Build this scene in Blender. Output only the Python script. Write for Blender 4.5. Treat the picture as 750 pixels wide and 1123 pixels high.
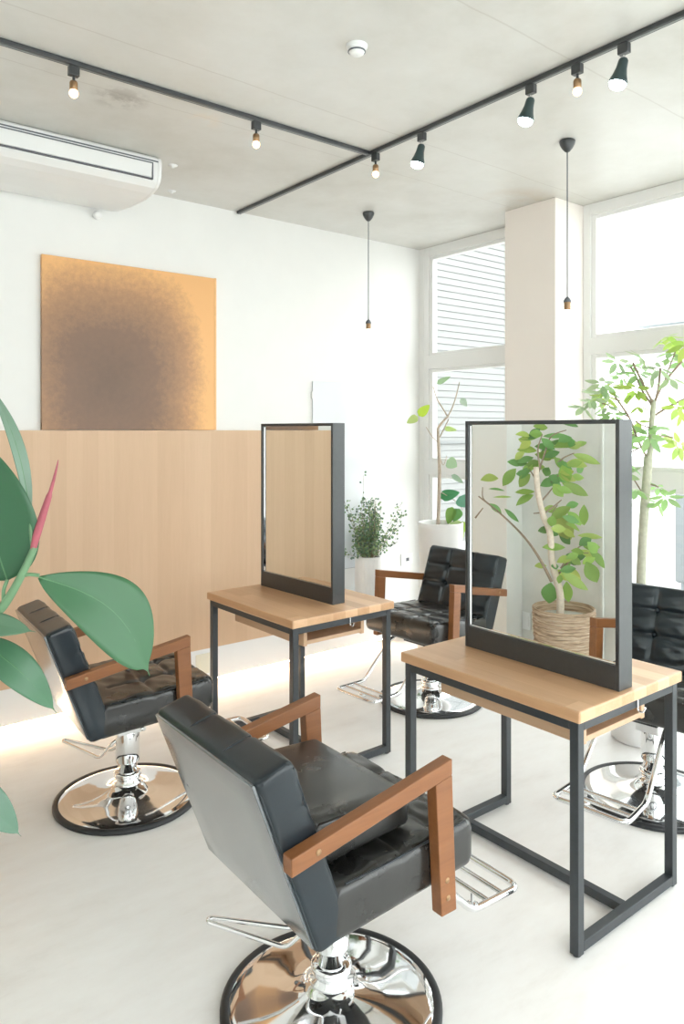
import bpy, math, random
from mathutils import Vector, Matrix
random.seed(7)
S = bpy.context.scene
for o in list(bpy.data.objects): bpy.data.objects.remove(o)

# ------------------------------------------------------------------ camera, world, exposure
cam_d = bpy.data.cameras.new('camera'); cam = bpy.data.objects.new('camera', cam_d)
S.collection.objects.link(cam); S.camera = cam
cam.location = (0, 0, 1.55)
cam.rotation_euler = (math.radians(90), 0, -math.atan2(.6225, .7826))
cam_d.sensor_fit = 'HORIZONTAL'; cam_d.sensor_width = 36; cam_d.lens = 816/750*36
cam_d.shift_y = -89.5/750; cam_d.clip_start = .02
S.view_settings.view_transform = 'Standard'; S.view_settings.look = 'None'
S.view_settings.gamma = 1; S.view_settings.use_curve_mapping = False
S.view_settings.exposure = 0.54
S.render.film_transparent = False
try:
    S.cycles.max_bounces = 10; S.cycles.diffuse_bounces = 6; S.cycles.glossy_bounces = 5
    S.cycles.transparent_max_bounces = 12; S.cycles.use_denoising = True
    S.cycles.sample_clamp_indirect = 8
except Exception: pass
W = bpy.data.worlds.new('sky'); S.world = W; W.use_nodes = True
wn = W.node_tree.nodes; wn.clear()
wo = wn.new('ShaderNodeOutputWorld'); wb = wn.new('ShaderNodeBackground')
wb.inputs[0].default_value = (.975, .985, 1, 1); wb.inputs[1].default_value = 3.4
W.node_tree.links.new(wb.outputs[0], wo.inputs[0])

# ------------------------------------------------------------------ coordinates read off the view
F = 816.; EYE = 1.55; YH = 472.
def dr(px):
    u = (px-375)/F; return (.6225+u*.7826, .7826-u*.6225)
def at(px, py, t):                       # point at forward distance t
    d = dr(px); return Vector((d[0]*t, d[1]*t, EYE-(py-YH)/F*t))
XG = 2.142                               # mirror glass plane
def mir(px, py, t):                      # the real place of something seen in the near mirror
    p = at(px, py, t); return Vector((2*XG-p.x, p.y, p.z))

# ------------------------------------------------------------------ materials
def mat(name): 
    m = bpy.data.materials.new(name); m.use_nodes = True
    nt = m.node_tree; b = nt.nodes['Principled BSDF']
    return m, nt, b
def lk(nt, a, b): nt.links.new(a, b)
def coord(nt, scale=(1, 1, 1), rot=(0, 0, 0)):
    t = nt.nodes.new('ShaderNodeTexCoord'); mp = nt.nodes.new('ShaderNodeMapping')
    mp.inputs['Scale'].default_value = scale; mp.inputs['Rotation'].default_value = rot
    lk(nt, t.outputs['Object'], mp.inputs[0]); return mp.outputs[0]
def noise(nt, vec, scale, detail=4, rough=.55):
    n = nt.nodes.new('ShaderNodeTexNoise'); n.inputs['Scale'].default_value = scale
    n.inputs['Detail'].default_value = detail; n.inputs['Roughness'].default_value = rough
    lk(nt, vec, n.inputs['Vector']); return n.outputs['Fac']
def ramp(nt, fac, stops):
    r = nt.nodes.new('ShaderNodeValToRGB'); e = r.color_ramp.elements
    while len(e) < len(stops): e.new(.5)
    for i, (p, c) in enumerate(stops):
        e[i].position = p; e[i].color = (*c, 1)
    lk(nt, fac, r.inputs[0]); return r.outputs[0]
def mixc(nt, fac, a, b, mode='MIX'):
    m = nt.nodes.new('ShaderNodeMix'); m.data_type = 'RGBA'; m.blend_type = mode
    for k, v in ((0, fac), (6, a), (7, b)):
        if hasattr(v, 'is_linked'): lk(nt, v, m.inputs[k])
        elif k == 0: m.inputs[0].default_value = v
        else: m.inputs[k].default_value = (*v, 1)
    return m.outputs[2]
def math_(nt, op, a, b=None):
    m = nt.nodes.new('ShaderNodeMath'); m.operation = op
    for k, v in ((0, a), (1, b)):
        if v is None: continue
        if hasattr(v, 'is_linked'): lk(nt, v, m.inputs[k])
        else: m.inputs[k].default_value = v
    return m.outputs[0]
def bump(nt, b, h, strength=.2, dist=.01):
    n = nt.nodes.new('ShaderNodeBump'); n.inputs['Strength'].default_value = strength
    n.inputs['Distance'].default_value = dist
    lk(nt, h, n.inputs['Height']); lk(nt, n.outputs[0], b.inputs['Normal'])
def simple(name, col, rough=.5, metal=0, spec=None, coat=0, nscale=30, namt=.06, bmp=0):
    m, nt, b = mat(name)
    v = coord(nt); n = noise(nt, v, nscale)
    c = ramp(nt, n, [(.3, tuple(x*(1-namt) for x in col)), (.7, tuple(min(1, x*(1+namt)) for x in col))])
    lk(nt, c, b.inputs['Base Color'])
    b.inputs['Roughness'].default_value = rough; b.inputs['Metallic'].default_value = metal
    if spec is not None: b.inputs['Specular IOR Level'].default_value = spec
    b.inputs['Coat Weight'].default_value = coat
    if bmp: bump(nt, b, n, bmp, .002)
    return m
M = {}
M['wall'] = simple('white_wall_paint', (.80, .80, .785), .6, nscale=6, namt=.012)
M['base'] = simple('white_base_panel', (.80, .81, .82), .5, nscale=3, namt=.01)
M['grey_plaster'] = simple('grey_plaster', (.70, .70, .67), .7, nscale=4, namt=.08)
M['pillar'] = simple('blush_plaster', (.84, .785, .74), .65, nscale=3, namt=.012)
M['frame_w'] = simple('white_window_metal', (.79, .79, .78), .4, nscale=5, namt=.01)
M['white_plastic'] = simple('white_plastic', (.82, .83, .83), .35, nscale=5, namt=.01)
M['cream_plastic'] = simple('cream_plastic', (.75, .72, .60), .4, nscale=5, namt=.01)
M['dark_line'] = simple('grey_gasket', (.12, .13, .15), .5)
M['black_metal'] = simple('black_powder_metal', (.030, .036, .042), .38, 0, .6, nscale=60, namt=.1)
M['black_frame'] = simple('black_frame_paint', (.030, .034, .038), .33, 0, .8, nscale=60, namt=.1)
M['slot_grey'] = simple('track_slot_grey', (.22, .23, .23), .35)
M['rubber'] = simple('black_rubber', (.02, .022, .025), .45)
M['white_glass'] = simple('pale_glass', (.76, .79, .82), .12, 0, .6, nscale=2, namt=.01)
M['chrome'] = simple('chrome', (.86, .87, .88), .06, 1, nscale=20, namt=.01)
M['brass'] = simple('aged_brass', (.35, .22, .12), .4, .8)
M['pot_white'] = simple('matte_white_ceramic', (.80, .79, .78), .6, nscale=8, namt=.02)
M['soil'] = simple('soil', (.10, .075, .055), .9, nscale=80, namt=.4, bmp=.5)
M['bark'] = simple('pale_bark', (.50, .42, .34), .8, nscale=60, namt=.15, bmp=.4)
M['bark_pale'] = simple('cream_bark', (.68, .58, .48), .8, nscale=60, namt=.1, bmp=.4)
M['bark_green'] = simple('greenish_bark', (.46, .46, .36), .8, nscale=60, namt=.12, bmp=.4)
M['twig'] = simple('twig', (.30, .23, .17), .8, nscale=60, namt=.15)
M['stem_green'] = simple('green_stem', (.13, .25, .13), .5, nscale=30, namt=.15)
M['sheath'] = simple('pink_leaf_sheath', (.34, .075, .10), .5, nscale=30, namt=.25)

def leather(name, col, rough, spec=.35, coat=.25):
    m, nt, b = mat(name)
    v = coord(nt); n = noise(nt, v, 7, 5); f = noise(nt, v, 260, 2)
    c = ramp(nt, n, [(.3, tuple(x*.8 for x in col)), (.72, tuple(x*1.25 for x in col))])
    lk(nt, c, b.inputs['Base Color'])
    r = nt.nodes.new('ShaderNodeMapRange'); r.inputs[3].default_value = rough-.05; r.inputs[4].default_value = rough+.1
    lk(nt, n, r.inputs[0]); lk(nt, r.outputs[0], b.inputs['Roughness'])
    b.inputs['Specular IOR Level'].default_value = spec
    b.inputs['Coat Weight'].default_value = coat; b.inputs['Coat Roughness'].default_value = .14; b.inputs['Coat IOR'].default_value = 1.5+coat*.4
    h = math_(nt, 'ADD', math_(nt, 'MULTIPLY', f, .25), n)
    bump(nt, b, h, .12, .004)
    return m
M['leather'] = leather('black_leather', (.009, .016, .022), .28)
M['leather_worn'] = leather('worn_black_leather', (.016, .016, .015), .26, .45, .35)
M['back_vinyl'] = leather('grey_black_vinyl', (.065, .080, .092), .22, 1.0, .9)

def wood(name, c1, c2, plank, grain_axis, rough=.45, stave=0, contrast=1, objtone=.5, coat=0):
    """grain_axis: axis the grain runs along; planks step across 'plank' = (axis, width)"""
    m, nt, b = mat(name)
    tc = nt.nodes.new('ShaderNodeTexCoord'); sp = nt.nodes.new('ShaderNodeSeparateXYZ')
    lk(nt, tc.outputs['Object'], sp.inputs[0])
    ax = {'x': 0, 'y': 1, 'z': 2}
    sc = [26, 26, 26]; sc[ax[grain_axis]] = 1.6
    mp = nt.nodes.new('ShaderNodeMapping'); mp.inputs['Scale'].default_value = sc
    off = nt.nodes.new('ShaderNodeCombineXYZ')
    lk(nt, tc.outputs['Object'], mp.inputs[0])
    if plank:
        pid = math_(nt, 'FLOOR', math_(nt, 'DIVIDE', math_(nt, 'ADD', sp.outputs[ax[plank[0]]], 10), plank[1]))
        if stave:
            sid = math_(nt, 'FLOOR', math_(nt, 'ADD', math_(nt, 'DIVIDE', math_(nt, 'ADD', sp.outputs[ax[grain_axis]], 10), stave), math_(nt, 'MULTIPLY', pid, .37)))
            pid = math_(nt, 'ADD', math_(nt, 'MULTIPLY', pid, 7.3), math_(nt, 'MULTIPLY', sid, 3.1))
        wn_ = nt.nodes.new('ShaderNodeTexWhiteNoise'); wn_.noise_dimensions = '1D'
        lk(nt, pid, wn_.inputs['W']); tone = wn_.outputs['Value']
        lk(nt, math_(nt, 'MULTIPLY', tone, 9), off.inputs[ax[grain_axis]])
        va = nt.nodes.new('ShaderNodeVectorMath'); lk(nt, mp.outputs[0], va.inputs[0]); lk(nt, off.outputs[0], va.inputs[1])
        vec = va.outputs[0]
    else: tone = None; vec = mp.outputs[0]
    n = noise(nt, vec, 1.0, 5, .6); n2 = noise(nt, vec, 5, 3, .6)
    k = math_(nt, 'ADD', math_(nt, 'MULTIPLY', n, .65), math_(nt, 'MULTIPLY', n2, .35))
    if tone is not None:
        k = math_(nt, 'ADD', math_(nt, 'MULTIPLY', k, 1-objtone), math_(nt, 'MULTIPLY', tone, objtone))
    c = ramp(nt, k, [(.5-.28/contrast, c1), (.5+.28/contrast, c2)])
    lk(nt, c, b.inputs['Base Color']); b.inputs['Roughness'].default_value = rough
    b.inputs['Coat Weight'].default_value = coat
    bump(nt, b, n2, .06, .002)
    return m
M['panel_wood'] = wood('pale_oak_veneer', (.585, .395, .255), (.68, .48, .325), ('x', .085), 'z', .5, objtone=.32)
M['table_wood'] = wood('oiled_beech_top', (.48, .255, .125), (.74, .48, .285), ('x', .072), 'y', .36, stave=.8, objtone=.45, coat=.15)
M['shelf_wood'] = wood('beech_shelf', (.50, .32, .19), (.64, .43, .28), None, 'y', .45)
M['arm_wood'] = wood('walnut_stained_wood', (.175, .064, .020), (.29, .115, .040), None, 'x', .42)

# concrete ceiling: formwork joints and coloured patches
m, nt, b = mat('ceiling_concrete')
v = coord(nt); n = noise(nt, v, 1.1, 6, .6); n2 = noise(nt, v, 5, 6, .65)
k = math_(nt, 'ADD', math_(nt, 'MULTIPLY', n, .7), math_(nt, 'MULTIPLY', n2, .3))
c = ramp(nt, k, [(.34, (.54, .525, .485)), (.5, (.62, .61, .58)), (.66, (.68, .675, .655))])
tc = nt.nodes.new('ShaderNodeTexCoord'); sp = nt.nodes.new('ShaderNodeSeparateXYZ'); lk(nt, tc.outputs['Object'], sp.inputs[0])
wob = math_(nt, 'MULTIPLY', math_(nt, 'SUBTRACT', noise(nt, v, 3, 3), .5), .03)
for y0 in (2.885, 2.50, 1.6, .7, -.2):
    d = math_(nt, 'ABSOLUTE', math_(nt, 'SUBTRACT', math_(nt, 'ADD', sp.outputs[1], wob), y0))
    f = math_(nt, 'MULTIPLY', math_(nt, 'LESS_THAN', d, .0035), .28)
    c = mixc(nt, f, c, (.36, .32, .28))
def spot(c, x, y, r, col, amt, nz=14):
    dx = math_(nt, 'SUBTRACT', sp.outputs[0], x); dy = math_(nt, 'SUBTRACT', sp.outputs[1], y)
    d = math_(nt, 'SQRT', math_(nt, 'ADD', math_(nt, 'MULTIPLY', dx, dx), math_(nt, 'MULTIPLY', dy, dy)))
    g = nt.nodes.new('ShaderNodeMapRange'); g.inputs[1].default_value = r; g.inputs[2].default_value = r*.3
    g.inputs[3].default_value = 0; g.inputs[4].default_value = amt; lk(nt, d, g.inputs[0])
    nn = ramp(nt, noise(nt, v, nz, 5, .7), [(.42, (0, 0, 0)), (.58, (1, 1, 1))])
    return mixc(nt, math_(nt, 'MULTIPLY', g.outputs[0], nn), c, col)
c = spot(c, 1.18, 2.93, .13, (.34, .32, .30), .8)
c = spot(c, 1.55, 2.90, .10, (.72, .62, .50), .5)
c = spot(c, 3.52, 2.78, .26, (.52, .42, .33), .7, 2)  # soft brown patch mixed into the ceiling colour ahead of the pillar
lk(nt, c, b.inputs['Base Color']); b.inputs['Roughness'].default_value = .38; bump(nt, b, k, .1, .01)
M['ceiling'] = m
# floor: white resin with faint trowel marks
m, nt, b = mat('white_resin_floor')
v = coord(nt, (1, 1, 1)); n = noise(nt, v, 1.6, 6, .62); n2 = noise(nt, coord(nt, (1, 3, 1), (0, 0, .6)), 3.5, 6, .7)
k = math_(nt, 'ADD', math_(nt, 'MULTIPLY', n, .5), math_(nt, 'MULTIPLY', n2, .5))
c = ramp(nt, k, [(.32, (.78, .755, .73)), (.47, (.86, .845, .83)), (.62, (.90, .895, .885))])
lk(nt, c, b.inputs['Base Color']); b.inputs['Roughness'].default_value = .42; bump(nt, b, k, .04, .01)
M['floor'] = m
# artwork
m, nt, b = mat('copper_wash_artwork')
tc = nt.nodes.new('ShaderNodeTexCoord'); sp = nt.nodes.new('ShaderNodeSeparateXYZ'); lk(nt, tc.outputs['Object'], sp.inputs[0])
v = tc.outputs['Object']
nx = math_(nt, 'MULTIPLY', math_(nt, 'SUBTRACT', noise(nt, v, 3, 4), .5), .16)
dx = math_(nt, 'DIVIDE', math_(nt, 'ADD', math_(nt, 'SUBTRACT', sp.outputs[0], 1.55), nx), .60)
dz = math_(nt, 'DIVIDE', math_(nt, 'SUBTRACT', sp.outputs[2], 1.82), .66)
def p4(x, e=3.0): return math_(nt, 'POWER', math_(nt, 'ABSOLUTE', x), e)
d = math_(nt, 'ADD', p4(dx), p4(dz))
g = math_(nt, 'POWER', d, .42)
mott = math_(nt, 'MULTIPLY', math_(nt, 'SUBTRACT', noise(nt, v, 30, 6, .75), .5), .42)
g = math_(nt, 'ADD', g, mott)
c = ramp(nt, g, [(.0, (.165, .105, .075)), (.35, (.215, .13, .088)), (.68, (.40, .225, .12)), (1.0, (.76, .42, .175))])
lk(nt, c, b.inputs['Base Color']); b.inputs['Roughness'].default_value = .45; b.inputs['Metallic'].default_value = .15
bump(nt, b, mott, .1, .003)
M['art'] = m
M['art_edge'] = simple('gilt_edge', (.80, .48, .22), .4)
# mirror, window glass
m, nt, b = mat('mirror_glass'); nt.nodes.remove(b)
gl = nt.nodes.new('ShaderNodeBsdfGlossy'); gl.inputs[0].default_value = (.90, .93, .92, 1); gl.inputs['Roughness'].default_value = 0
lk(nt, gl.outputs[0], nt.nodes['Material Output'].inputs[0]); M['mirror'] = m
m, nt, b = mat('window_glass'); nt.nodes.remove(b)
gl = nt.nodes.new('ShaderNodeBsdfGlossy'); gl.inputs['Roughness'].default_value = 0
tr = nt.nodes.new('ShaderNodeBsdfTransparent'); tr.inputs[0].default_value = (.97, .99, .98, 1)
fr = nt.nodes.new('ShaderNodeFresnel'); fr.inputs[0].default_value = 1.45
mx = nt.nodes.new('ShaderNodeMixShader'); ge = nt.nodes.new('ShaderNodeNewGeometry'); lk(nt, math_(nt, 'MULTIPLY', fr.outputs[0], math_(nt, 'SUBTRACT', 1.0, ge.outputs['Backfacing'])), mx.inputs[0]); lk(nt, tr.outputs[0], mx.inputs[1]); lk(nt, gl.outputs[0], mx.inputs[2])
lk(nt, mx.outputs[0], nt.nodes['Material Output'].inputs[0]); M['glass'] = m
def emit(name, col, st):
    m, nt, b = mat(name); b.inputs['Base Color'].default_value = (*col, 1)
    b.inputs['Emission Color'].default_value = (*col, 1); b.inputs['Emission Strength'].default_value = st; return m
M['warm_bulb'] = emit('warm_bulb', (1, .60, .36), 2.4)
M['pendant_bulb'] = emit('soft_bulb', (1, .90, .74), 7)
M['cool_led'] = emit('cool_led', (.80, .98, 1), 14)
M['led_strip'] = emit('warm_led_strip', (1, .72, .46), 17)
# leaves: colour per leaf from an attribute
def leafmat(name, rough=.4, trans=.3, under=None):
    m, nt, b = mat(name)
    a = nt.nodes.new('ShaderNodeAttribute'); a.attribute_name = 'leaf'
    v = coord(nt); n = noise(nt, v, 25, 3)
    c = mixc(nt, math_(nt, 'MULTIPLY', n, .14), a.outputs['Color'], (.05, .12, .03))
    if under:
        geo = nt.nodes.new('ShaderNodeNewGeometry'); c = mixc(nt, geo.outputs['Backfacing'], c, under)
    lk(nt, c, b.inputs['Base Color']); b.inputs['Roughness'].default_value = rough
    t = nt.nodes.new('ShaderNodeBsdfTranslucent'); lk(nt, c, t.inputs[0])
    mx = nt.nodes.new('ShaderNodeMixShader'); mx.inputs[0].default_value = trans
    lk(nt, b.outputs[0], mx.inputs[1]); lk(nt, t.outputs[0], mx.inputs[2])
    lk(nt, mx.outputs[0], nt.nodes['Material Output'].inputs[0]); return m
M['leaf'] = leafmat('green_leaf', .4, .45)
M['leaf_rubber'] = leafmat('glossy_rubber_leaf', .33, .12)
M['leaf_small'] = leafmat('small_leaf', .5, .3)

# ------------------------------------------------------------------ mesh builder
class MB:
    def __init__(s): s.v = []; s.f = []; s.c = []; s.sm = []; s.mi = []
    def add(s, vs, fs, smooth=False, col=(1, 1, 1), mi=0):
        o = len(s.v); s.v += [tuple(p) for p in vs]
        for f in fs: s.f.append(tuple(i+o for i in f)); s.sm.append(smooth); s.c.append(col); s.mi.append(mi)
    def box(s, a, b, mi=0):
        x0, y0, z0 = (min(a[i], b[i]) for i in range(3)); x1, y1, z1 = (max(a[i], b[i]) for i in range(3))
        s.add([(x0,y0,z0),(x1,y0,z0),(x1,y1,z0),(x0,y1,z0),(x0,y0,z1),(x1,y0,z1),(x1,y1,z1),(x0,y1,z1)],
              [(0,3,2,1),(4,5,6,7),(0,1,5,4),(1,2,6,5),(2,3,7,6),(3,0,4,7)], mi=mi)
    def tube(s, pts, r, seg=12, caps=True, closed=False):
        pts = [Vector(p) for p in pts]; n = len(pts)
        rs = r if isinstance(r, (list, tuple)) else [r]*n
        ring = []; prev = None
        for i, p in enumerate(pts):
            if closed: d = (pts[(i+1) % n]-pts[i-1]).normalized()
            elif i == 0: d = (pts[1]-p).normalized()
            elif i == n-1: d = (p-pts[-2]).normalized()
            else: d = ((pts[i+1]-p).normalized()+(p-pts[i-1]).normalized()).normalized()
            if prev is None:
                a = Vector((0, 0, 1)) if abs(d.z) < .9 else Vector((1, 0, 0)); u = d.cross(a).normalized()
            else: u = (prev-d*prev.dot(d)).normalized()
            prev = u; w = d.cross(u)
            ring.append([p+(u*math.cos(t)+w*math.sin(t))*rs[i] for t in [2*math.pi*k/seg for k in range(seg)]])
        vs = [q for R in ring for q in R]; fs = []
        for i in range(n if closed else n-1):
            j = (i+1) % n
            for k in range(seg): fs.append((i*seg+k, i*seg+(k+1) % seg, j*seg+(k+1) % seg, j*seg+k))
        s.add(vs, fs, True)
        if caps and not closed:
            s.add(ring[0], [tuple(reversed(range(seg)))]); s.add(ring[-1], [tuple(range(seg))])
    def lathe(s, prof, c=(0, 0, 0), seg=48, smooth=True, cap=False, ax=None):
        vs = []; fs = []; n = len(prof)
        R = Matrix.Identity(3) if ax is None else Vector((0, 0, 1)).rotation_difference(Vector(ax)).to_matrix()
        for k in range(seg):
            t = 2*math.pi*k/seg
            for r, z in prof: vs.append(Vector(c)+R @ Vector((r*math.cos(t), r*math.sin(t), z)))
        for k in range(seg):
            k2 = (k+1) % seg
            for i in range(n-1): fs.append((k*n+i, k2*n+i, k2*n+i+1, k*n+i+1))
        s.add(vs, fs, smooth)
    def sphere(s, c, r, seg=16, sz=1):
        n = seg//2; s.lathe([(max(1e-5, r*math.sin(math.pi*i/n)), -r*sz*math.cos(math.pi*i/n)) for i in range(n+1)], c, seg)
    def leaf(s, base, tip, nrm, w, col, nu=6, nv=4, droop=.1, fold=.15, p=.85, q=.9, wave=0, bend=0, drip=0):
        base = Vector(base); tip = Vector(tip); L = (tip-base).length; d = (tip-base).normalized()
        n = Vector(nrm); n = (n-d*n.dot(d)).normalized(); sd = d.cross(n)
        vs = []; fs = []
        for i in range(nu+1):
            t = i/nu; td = min(1, t/(1-drip)); hw = max(.025*w*(1-t*.7), w/2*(max(0, math.sin(math.pi*td**p)))**q)
            cen = base+d*(L*t)+n*(L*droop*(math.sin(math.pi*t)))+sd*(bend*L*math.sin(math.pi*t))
            for j in range(nv+1):
                e = j/nv*2-1
                vs.append(cen+sd*(e*hw)+n*(abs(e)*hw*fold)+n*(wave*L*math.sin(t*9+e*2)))
        for i in range(nu):
            for j in range(nv):
                a = i*(nv+1)+j; fs.append((a, a+1, a+nv+2, a+nv+1))
        s.add(vs, fs, True, col)
    def build(s, name, mats, parent=None, bevel=0, solid=0, seg=2):
        me = bpy.data.meshes.new(name); me.from_pydata(s.v, [], s.f); me.update()
        me.polygons.foreach_set('use_smooth', s.sm)
        if any(s.mi): me.polygons.foreach_set('material_index', s.mi)
        ca = me.color_attributes.new('leaf', 'FLOAT_COLOR', 'CORNER') if any(c != (1, 1, 1) for c in s.c) else None
        if ca:
            data = []
            for f, c in zip(s.f, s.c): data += [c[0], c[1], c[2], 1]*len(f)
            ca.data.foreach_set('color', data)
        for mm in (mats if isinstance(mats, list) else [mats]): me.materials.append(mm)
        o = bpy.data.objects.new(name, me); S.collection.objects.link(o)
        if parent is not None: o.parent = parent
        if bevel:
            bm = o.modifiers.new('bevel', 'BEVEL'); bm.width = bevel; bm.segments = seg; bm.limit_method = 'ANGLE'
            bm.harden_normals = False
        if solid:
            sm = o.modifiers.new('solid', 'SOLIDIFY'); sm.thickness = solid; sm.offset = 0
        return o
def tag(o, label=None, cat=None, group=None, kind=None):
    if label: o['label'] = label
    if cat: o['category'] = cat
    if group: o['group'] = group
    if kind: o['kind'] = kind
    return o
def thing(name, label, cat, loc=(0, 0, 0), rz=0, group=None):
    o = bpy.data.objects.new(name, None); S.collection.objects.link(o)
    o.empty_display_size = .05
    o.location = loc; o.rotation_euler = (0, 0, rz); return tag(o, label, cat, group)
def struct(name, mb, m, bevel=0):
    return tag(mb.build(name, m, None, bevel), kind='structure')
def copy_tree(o, parent=None):
    c = o.copy(); S.collection.objects.link(c); c.parent = parent
    for ch in o.children: copy_tree(ch, c)
    return c
def bx(*ab):
    m = MB()
    for a, b in ab: m.box(a, b)
    return m
def rounded(pts, r=.02, n=5, closed=False):
    """polyline with rounded corners"""
    pts = [Vector(p) for p in pts]; out = []; N = len(pts)
    for i, p in enumerate(pts):
        if not closed and i in (0, N-1): out.append(p); continue
        a = pts[i-1]; b = pts[(i+1) % N]
        da = (a-p); db = (b-p); k = min(r, da.length*.45, db.length*.45)
        p0 = p+da.normalized()*k; p1 = p+db.normalized()*k
        for j in range(n+1):
            t = j/n; out.append(p0*(1-t)**2+p*2*t*(1-t)+p1*t*t)
    return out

# ------------------------------------------------------------------ the room
Xw, Yw, Hc = 3.94, 4.0, 2.9
struct('floor', bx(((-1.3, -2.1, -.12), (4.06, 4.25, 0))), M['floor'])
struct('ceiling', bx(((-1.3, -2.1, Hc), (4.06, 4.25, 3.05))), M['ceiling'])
struct('wall_left', bx(((-1.3, Yw, .0665), (4.06, 4.15, Hc))), M['wall'])
# recess behind the lighting strip
struct('wall_left_recess', bx(((-1.3, 4.15, 0), (4.06, 4.25, Hc))), M['wall'])
struct('wall_rear', bx(((-1.3, -2.1, 0), (-1.2, 4.15, Hc))), M['wall'])
struct('wall_rear_return', bx(((-1.2, 3.27, 0), (.25, Yw, Hc))), M['wall'])
struct('wall_rear_pier', bx(((-1.2, 2.55, 0), (.083, 3.27, Hc))), M['grey_plaster'])
struct('trim_1', bx(((.083, 2.635, 0), (.098, 2.655, 2.4)), ((.083, 2.655, 2.38), (.098, 3.1, 2.4))), M['grey_plaster'], .002)
# low white base that hangs over the strip
struct('baseboard_left', bx(((.25, 3.97, .066), (3.70, Yw, .25))), M['base'], .002)
struct('wall_left_wood_panel', bx(((.25, 3.97, .25), (2.70, Yw, 1.55))), M['panel_wood'])
struct('wall_pillar', bx(((3.645, 2.60, 0), (4.06, 2.97, Hc))), M['pillar'], .004)
st = MB(); st.box((.4, 3.985, .055), (3.6, 4.0, .064))
# window wall
def window(name, y0, y1, mull, panes):
    x0, x1 = 3.92, 4.0
    fr = MB()
    fr.box((x0, y0, 0), (x1, y0+.05, Hc)); fr.box((x0, y1-.05, 0), (x1, y1, Hc))
    fr.box((x0, y0+.05, Hc-.07), (x1, y1-.05, Hc)); fr.box((x0, y0+.05, 0), (x1, y1-.05, .09))
    for y in mull: fr.box((x0, y-.03, .09), (x1, y+.03, Hc-.07))
    r = tag(fr.build(name, M['frame_w'], None, .004), kind='structure')
    ys = [y0+.05]+[q for y in mull for q in (y-.03, y+.03)]+[y1-.05]
    for a, b in zip(ys[::2], ys[1::2]):
        tr_ = MB(); tr_.box((x0-.004, a, 2.0), (x1-.01, b, 2.10)); tr_.box((x0-.004, a, 1.225), (x1-.01, b, 1.325))
        tr_.build('transom', M['frame_w'], r, .004)
        for z0, z1 in ((.09, 1.225), (1.325, 2.0), (2.10, Hc-.07)):
            sa = MB()
            sa.box((x0+.012, a, z0), (x1-.02, a+.032, z1)); sa.box((x0+.012, b-.032, z0), (x1-.02, b, z1))
            sa.box((x0+.012, a+.032, z0), (x1-.02, b-.032, z0+.022)); sa.box((x0+.012, a+.032, z1-.022), (x1-.02, b-.032, z1))
            so = sa.build('sash', M['frame_w'], r, .003)
            bx(((3.957, a+.03, z0+.02), (3.963, b-.03, z1-.02))).build('window_pane', M['glass'], so)
    return r
window('window_1', 2.97, 3.955, [], 1)
window('window_2', -2.0, 2.60, [.95, -.55], 3)
struct('wall_right_corner', bx(((3.92, 3.955, 0), (4.06, Yw, Hc))), M['wall'])
# shop front across the near side (window_3) : frame and panes
fr = MB(); Y0, Y1 = -2.02, -1.94
xs = [-1.2, .5, 2.2, 3.92]
for x in xs: fr.box((x-.03, Y0, 0), (x+.03, Y1, Hc))
for a, b in zip(xs, xs[1:]): fr.box((a+.03, Y0, 0), (b-.03, Y1, .10)); fr.box((a+.03, Y0, Hc-.08), (b-.03, Y1, Hc)); fr.box((a+.03, Y0, 2.05), (b-.03, Y1, 2.12))
w3 = tag(fr.build('window_3', M['frame_w'], None, .004), kind='structure')
for a, b in zip(xs, xs[1:]):
    for z0, z1 in ((.1, 2.05), (2.12, Hc-.08)): bx(((a+.03, -1.983, z0), (b-.03, -1.977, z1))).build('window_pane', M['glass'], w3)

# light strip under the base
tag(st.build('light_strip', M['led_strip']), 'warm glowing light strip tucked under the white wall base', 'light strip')

# ------------------------------------------------------------------ outside
M['siding'] = simple('pale_siding', (.245, .25, .245), .7, nscale=2, namt=.02)
M['siding_groove'] = simple('siding_groove', (.20, .21, .21), .8)
M['paving'] = simple('pale_paving', (.62, .62, .60), .8, nscale=1, namt=.05)
M['far_wall'] = simple('far_wall_render', (.20, .22, .23), .7, nscale=1, namt=.04)
M['far_roof'] = simple('far_roof', (.25, .28, .30), .7, nscale=2, namt=.04)
struct('ground', bx(((4.06, -30, -.35), (45, 30, -.15)), ((-20, -30, -.35), (4.06, -2.1, -.15))), M['paving'])
nb = thing('siding_building', 'pale neighbouring building with horizontal lap siding outside the left window', 'building', (5, 7.8, -.15))
w_ = MB(); w_.box((0, .02, 0), (6.2, 3, 7.5)); w_.build('wall', M['siding_groove'], nb)
sd = MB()
z = 0
while z < 7.45:
    sd.add([(0, -.012, z), (6.2, -.012, z), (6.2, -.002, z+.095), (0, -.002, z+.095), (0, .02, z), (6.2, .02, z), (6.2, .02, z+.095), (0, .02, z+.095)],
           [(0, 1, 2, 3), (4, 7, 6, 5), (0, 4, 5, 1), (3, 2, 6, 7), (0, 3, 7, 4), (1, 5, 6, 2)])
    z += .1
sd.build('siding', M['siding'], nb)
cb = MB()
for x in (2.35, 4.6): cb.box((x, -.03, 0), (x+.035, -.012, 7.5))
cb.box((0, -.04, 1.50), (6.2, -.013, 1.53))
cb.build('joint_strip', M['siding_groove'], nb)
fb = thing('roadside_cabinet', 'low pale grey box standing outside the right window', 'cabinet', (8.2, 3.9, -.15))
q = MB(); q.box((-.5, -1.6, .08), (.5, .10, 1.05)); q.build('body', M['far_wall'], fb, .03)
q = MB(); q.box((-.45, -1.55, 0), (.45, .05, .08)); q.build('plinth', M['far_roof'], fb)
hb = thing('far_house', 'distant pale house with a pitched roof beyond the right window', 'building', (22.5, 11, -.15))
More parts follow.
